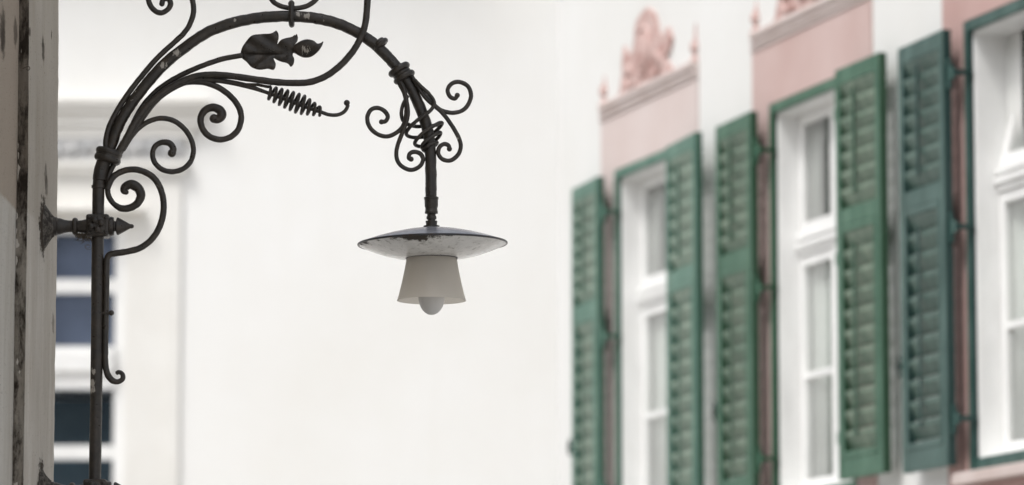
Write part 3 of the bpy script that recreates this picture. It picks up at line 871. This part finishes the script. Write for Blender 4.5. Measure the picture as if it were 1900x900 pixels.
# pipe fitting above the lampshade
b = MB()
axx = lambda y: lp(800 + (y - 366) * .012, y)
o = axx(421.5)
pf = [(421.5, 15), (419, 15), (418.6, 10.3), (413, 10.3), (412.5, 11), (410, 11), (409.5, 7), (407.5, 7), (407, 9), (404, 9.6), (401, 9), (399, 7.6), (397, 8.2), (396, 12), (393, 12.3), (391.5, 11.6), (386, 11.2), (382, 12.4), (370, 12.6), (369.5, 13.4), (366, 13.6), (365, 12), (364, 10.6)]
b.lathe([(r * PX, (421.5 - y) * PX) for y, r in pf], o, (-.012, 0, 1), 32)
b.build('pipe_fitting', IRON, lamp, sharp=30)

# enamel disc
C0 = lp(802.5, 452.5)
AX = Vector((-.016, 0, 1)).normalized()
em = Mat('white_enamel', 0.18, 0, 0.6)
vm = em.n('ShaderNodeVectorMath', operation='LENGTH')
mp = em.n('ShaderNodeMapping'); mp.inputs['Location'].default_value = tuple(-v for v in (C0.x, C0.y, C0.z)); em.l(em.co, mp.inputs['Vector'])
mz = em.n('ShaderNodeMapping'); mz.inputs['Scale'].default_value = (1, 1, 0); em.l(mp.outputs[0], mz.inputs['Vector'])
em.l(mz.outputs[0], vm.inputs[0])
rad = em.math('DIVIDE', vm.outputs['Value'], 139 * PX)
front = em.math('MAXIMUM', em.math('SUBTRACT', 1.0, em.math('DIVIDE', em.dist((C0.x - 25 * PX, C0.y - 139 * PX, C0.z)), 115 * PX)), em.math('SUBTRACT', .8, em.math('DIVIDE', em.dist((C0.x - 130 * PX, C0.y - 40 * PX, C0.z)), 60 * PX)))
chip = em.ramp(em.math('ADD', em.math('ADD', rad, em.math('MULTIPLY', front, .25)), em.math('MULTIPLY', em.noise(34, 9, 0.78), .75)), 1.42, 1.49)
mott = em.math('MULTIPLY', em.ramp(em.noise(26, 6, 0.7), 0.4, 0.7), .55)
c = em.mix(mott, (0.78, 0.78, 0.765, 1), (0.52, 0.525, 0.52, 1))
c = em.mix(em.math('MULTIPLY', em.ramp(em.noise(45, 8, 0.75, (1, 1, 1), (2, 2, 2)), 0.54, 0.68), .75), c, (0.22, 0.21, 0.19, 1))
c = em.mix(chip, c, (0.035, 0.027, 0.02, 1))
em.color(c)
em.roughness(em.math('ADD', em.math('MULTIPLY', chip, .5), .16))
em.bump(em.noise(14, 4, 0.6), .25, .01)
bmz = Mat('blue_black_enamel', 0.22, 0, 0.7)
bmz.color(bmz.mix(bmz.ramp(bmz.noise(30, 6, 0.7), .45, .7), (0.26, 0.27, 0.31, 1), (0.42, 0.43, 0.46, 1)))
bmz.bump(bmz.noise(20, 4), .2, .006)
b = MB()
top = [(14, 30), (30, 28.5), (55, 24.5), (85, 18), (110, 11), (128, 5), (137, 1.2)]
b.lathe([(r * PX, h * PX) for r, h in [(137, -.6)] + top[::-1]], C0, AX, 96)
disc = b.build('enamel_disc', bmz.m, lamp, sharp=60)
b = MB()
und = [(137, -1.0), (128, -5.2), (112, -11.5), (92, -18.5), (72, -23.5), (55, -26), (46, -27)]
b.lathe([(r * PX, h * PX) for r, h in und], C0, AX, 96)
b.build('underside', em.m, disc, sharp=60)
b = MB(); b.ring(C0, AX, 137.5 * PX, 2.0 * PX, 96, 10)
rm = Mat('dark_rim', 0.35); rm.color(rm.mix(rm.ramp(rm.noise(60, 5, .7), .5, .65), (0.035, 0.037, 0.045, 1), (0.05, 0.032, 0.022, 1)))
b.build('rim', rm.m, disc)
# glass shade, holder, bulb
fg = Mat('frosted_glass', 0.35, 0, 0.4)
d1 = fg.n('ShaderNodeBsdfTranslucent'); d1.inputs['Color'].default_value = (0.96, 0.93, 0.88, 1)
d2 = fg.n('ShaderNodeBsdfDiffuse'); 
cc = fg.mix(fg.ramp(fg.noise(12, 5, 0.6), .35, .75), (0.88, 0.85, 0.80, 1), (0.78, 0.75, 0.70, 1))
fg.l(cc, d2.inputs['Color'])
g1 = fg.n('ShaderNodeBsdfGlossy'); g1.inputs['Roughness'].default_value = .28
t1 = fg.n('ShaderNodeBsdfTransparent'); t1.inputs['Color'].default_value = (.85, .83, .8, 1)
m1 = fg.n('ShaderNodeMixShader'); m1.inputs[0].default_value = .62; fg.l(d2.outputs[0], m1.inputs[1]); fg.l(d1.outputs[0], m1.inputs[2])
m2 = fg.n('ShaderNodeMixShader'); m2.inputs[0].default_value = .28; fg.l(m1.outputs[0], m2.inputs[1]); fg.l(t1.outputs[0], m2.inputs[2])
m3 = fg.n('ShaderNodeMixShader'); m3.inputs[0].default_value = .03; fg.l(m2.outputs[0], m3.inputs[1]); fg.l(g1.outputs[0], m3.inputs[2])
fg.l(m3.outputs[0], fg.out.inputs['Surface'])
C1 = lp(801, 452)
ys = [(46, 478), (47, 482), (50, 500), (55, 524), (60, 545), (63.5, 557), (64, 558.5)]
shell = [(r * PX, (452 - y) * PX) for r, y in ys]
b = MB(); vs = []
seg = 72
for r, h in shell + [(r - 2.2 * PX, h) for r, h in shell[::-1]]:
    for k in range(seg):
        a = 2 * math.pi * k / seg
        vs.append(C1 + Vector((r * math.cos(a), r * math.sin(a), h)))
nr = len(shell) * 2
b.add(vs, [(i * seg + k, i * seg + (k + 1) % seg, ((i + 1) % nr) * seg + (k + 1) % seg, ((i + 1) % nr) * seg + k) for i in range(nr) for k in range(seg)], True)
b.build('glass_shade', fg.m, lamp, sharp=50)
b = MB()
b.lathe([(48.5 * PX, -28.2 * PX), (49 * PX, -26 * PX), (47 * PX, -24.6 * PX)], C1, seg=64)
b.build('shade_ring', rm.m, lamp)
b = MB()
b.lathe([(13 * PX, -60 * PX), (14 * PX, -56 * PX), (14 * PX, -40 * PX), (18 * PX, -36 * PX), (18 * PX, -27 * PX)], C1, seg=32)
b.build('lamp_holder', rm.m, lamp)
bu = Mat('opal_bulb', 0.3, 0, 0.4); bu.color((0.66, 0.655, 0.645, 1))
bu.b.inputs['Subsurface Weight'].default_value = 0.3
bu.b.inputs['Subsurface Radius'].default_value = (.02, .02, .02)
pr_ = [(.5, 585), (6, 584.2), (12, 581), (17, 576), (21, 569), (23.8, 560), (25, 550), (24.6, 541), (22, 531), (17, 521), (13, 512)]
b = MB(); b.lathe([(r * PX, (452 - y) * PX) for r, y in pr_], C1, seg=48)
b.build('bulb', bu.m, lamp, sharp=70)

# wall brackets
def bracket(dy):
    ax = Vector((1, 0, 0))
    y = 420 + dy
    O = lp(181 - dy * .0105, y)
    def lx(prof, rough=0.0, seg=36):
        return MB().lathe([(r * PX, (x - 181) * PX) for x, r in prof], O, ax, seg, rough)
    fl_ = lx([(74, 46), (80, 45), (86, 38), (92, 28), (97, 21), (100, 19)], .004, 40).build('wall_bracket', CORR, lamp)
    lx([(99, 17.5), (106, 17), (107, 15.5), (111, 15.5), (119, 12.5), (128, 11), (134, 11), (135, 14.5), (138, 16), (141, 16), (144, 14), (145, 11), (152, 11.5), (158, 13), (161, 13)]).build('bracket_arm', IRON, fl_, sharp=40)
    c_ = MB()
    h = 21 * PX
    c_.box(O.x - 20 * PX, O.x + 23 * PX, -h, h, O.z - h, O.z + h)
    co_ = c_.build('clamp', IRON, fl_, 4.5 * PX)
    r_ = MB()
    r_.lathe([(17 * PX, 0), (17 * PX, 2 * PX), (14 * PX, 3.5 * PX)], O + Vector((0, -h, 0)), (0, -1, 0), 28)
    for k in range(4):
        a = k * math.pi / 2 + .3
        r_.ball(O + Vector((9.5 * PX * math.cos(a), -h - 3.0 * PX, 9.5 * PX * math.sin(a))), 7.0 * PX)
    r_.ring(O + Vector((0, -h - 4.5 * PX, 0)), (0, 1, 0), 4.2 * PX, 2.2 * PX, 20, 8)
    r_.build('rosette', IRON, fl_)
    lx([(203, 17.5), (207, 18), (211, 16.5), (212, 10), (215, 9.5), (216, 14), (217.5, 16.5), (220, 16.2), (226, 13), (234, 8.5), (240, 5), (242.5, 4), (245, 4.2), (247.5, 3), (248.5, 1)]).build('finial', IRON, fl_, sharp=40)
    for sx_, sz_ in ((-14, 14), (17, 14), (-14, -14), (17, -14)):   # bolt heads on the clamp
        MB().ball(O + Vector((sx_ * PX, -h, sz_ * PX)), 3.2 * PX).build('bolt', IRON, fl_)
bracket(0)
bracket(491)

# dry tuft caught under the upper bracket
tm = Mat('dry_fibres', 0.9); tm.color(tm.mix(tm.noise(90), (0.05, 0.038, 0.026, 1), (0.20, 0.17, 0.13, 1)))
tp = lp(155, 437) + lampo
b = MB()
rt = random.Random(3)
for i in range(120):
    x0, y0 = 140 + 26 * rt.random(), 433 + 4 * rt.random()
    p = [(x0, y0, rt.uniform(-9, 9))]
    x, y = x0, y0
    L = rt.uniform(3, 12) * (1.3 if x0 > 150 else .6)
    a = rt.uniform(.4, 2.6)
    for k in range(4):
        a += rt.uniform(-1.0, 1.0)
        x += L / 3 * math.cos(a); y += L / 3 * math.sin(a)
        p.append((x, max(y, 432), p[-1][2] + rt.uniform(-2, 2)))
    b.tube([lp(*q) - lp(155, 437) for q in spline(p, 3)], .42 * PX, 5)
for (cx_, cy_, r_) in ((163, 458, 5), (165, 460, 6)):
    b.tube([lp(cx_ + r_ * math.cos(a * .6), cy_ + r_ * math.sin(a * .6) * .7, 6) - lp(155, 437) for a in range(10)], .35 * PX, 5)
tf = b.build('dry_grass_tuft', tm.m)
tf.matrix_world = Matrix.Translation(lampo) @ Matrix.Rotation(math.atan2(U.y, U.x), 4, 'Z') @ Matrix.Translation(lp(155, 437))
tag(tf, 'small dry tuft of fibres caught beneath the upper iron wall bracket', 'tuft')
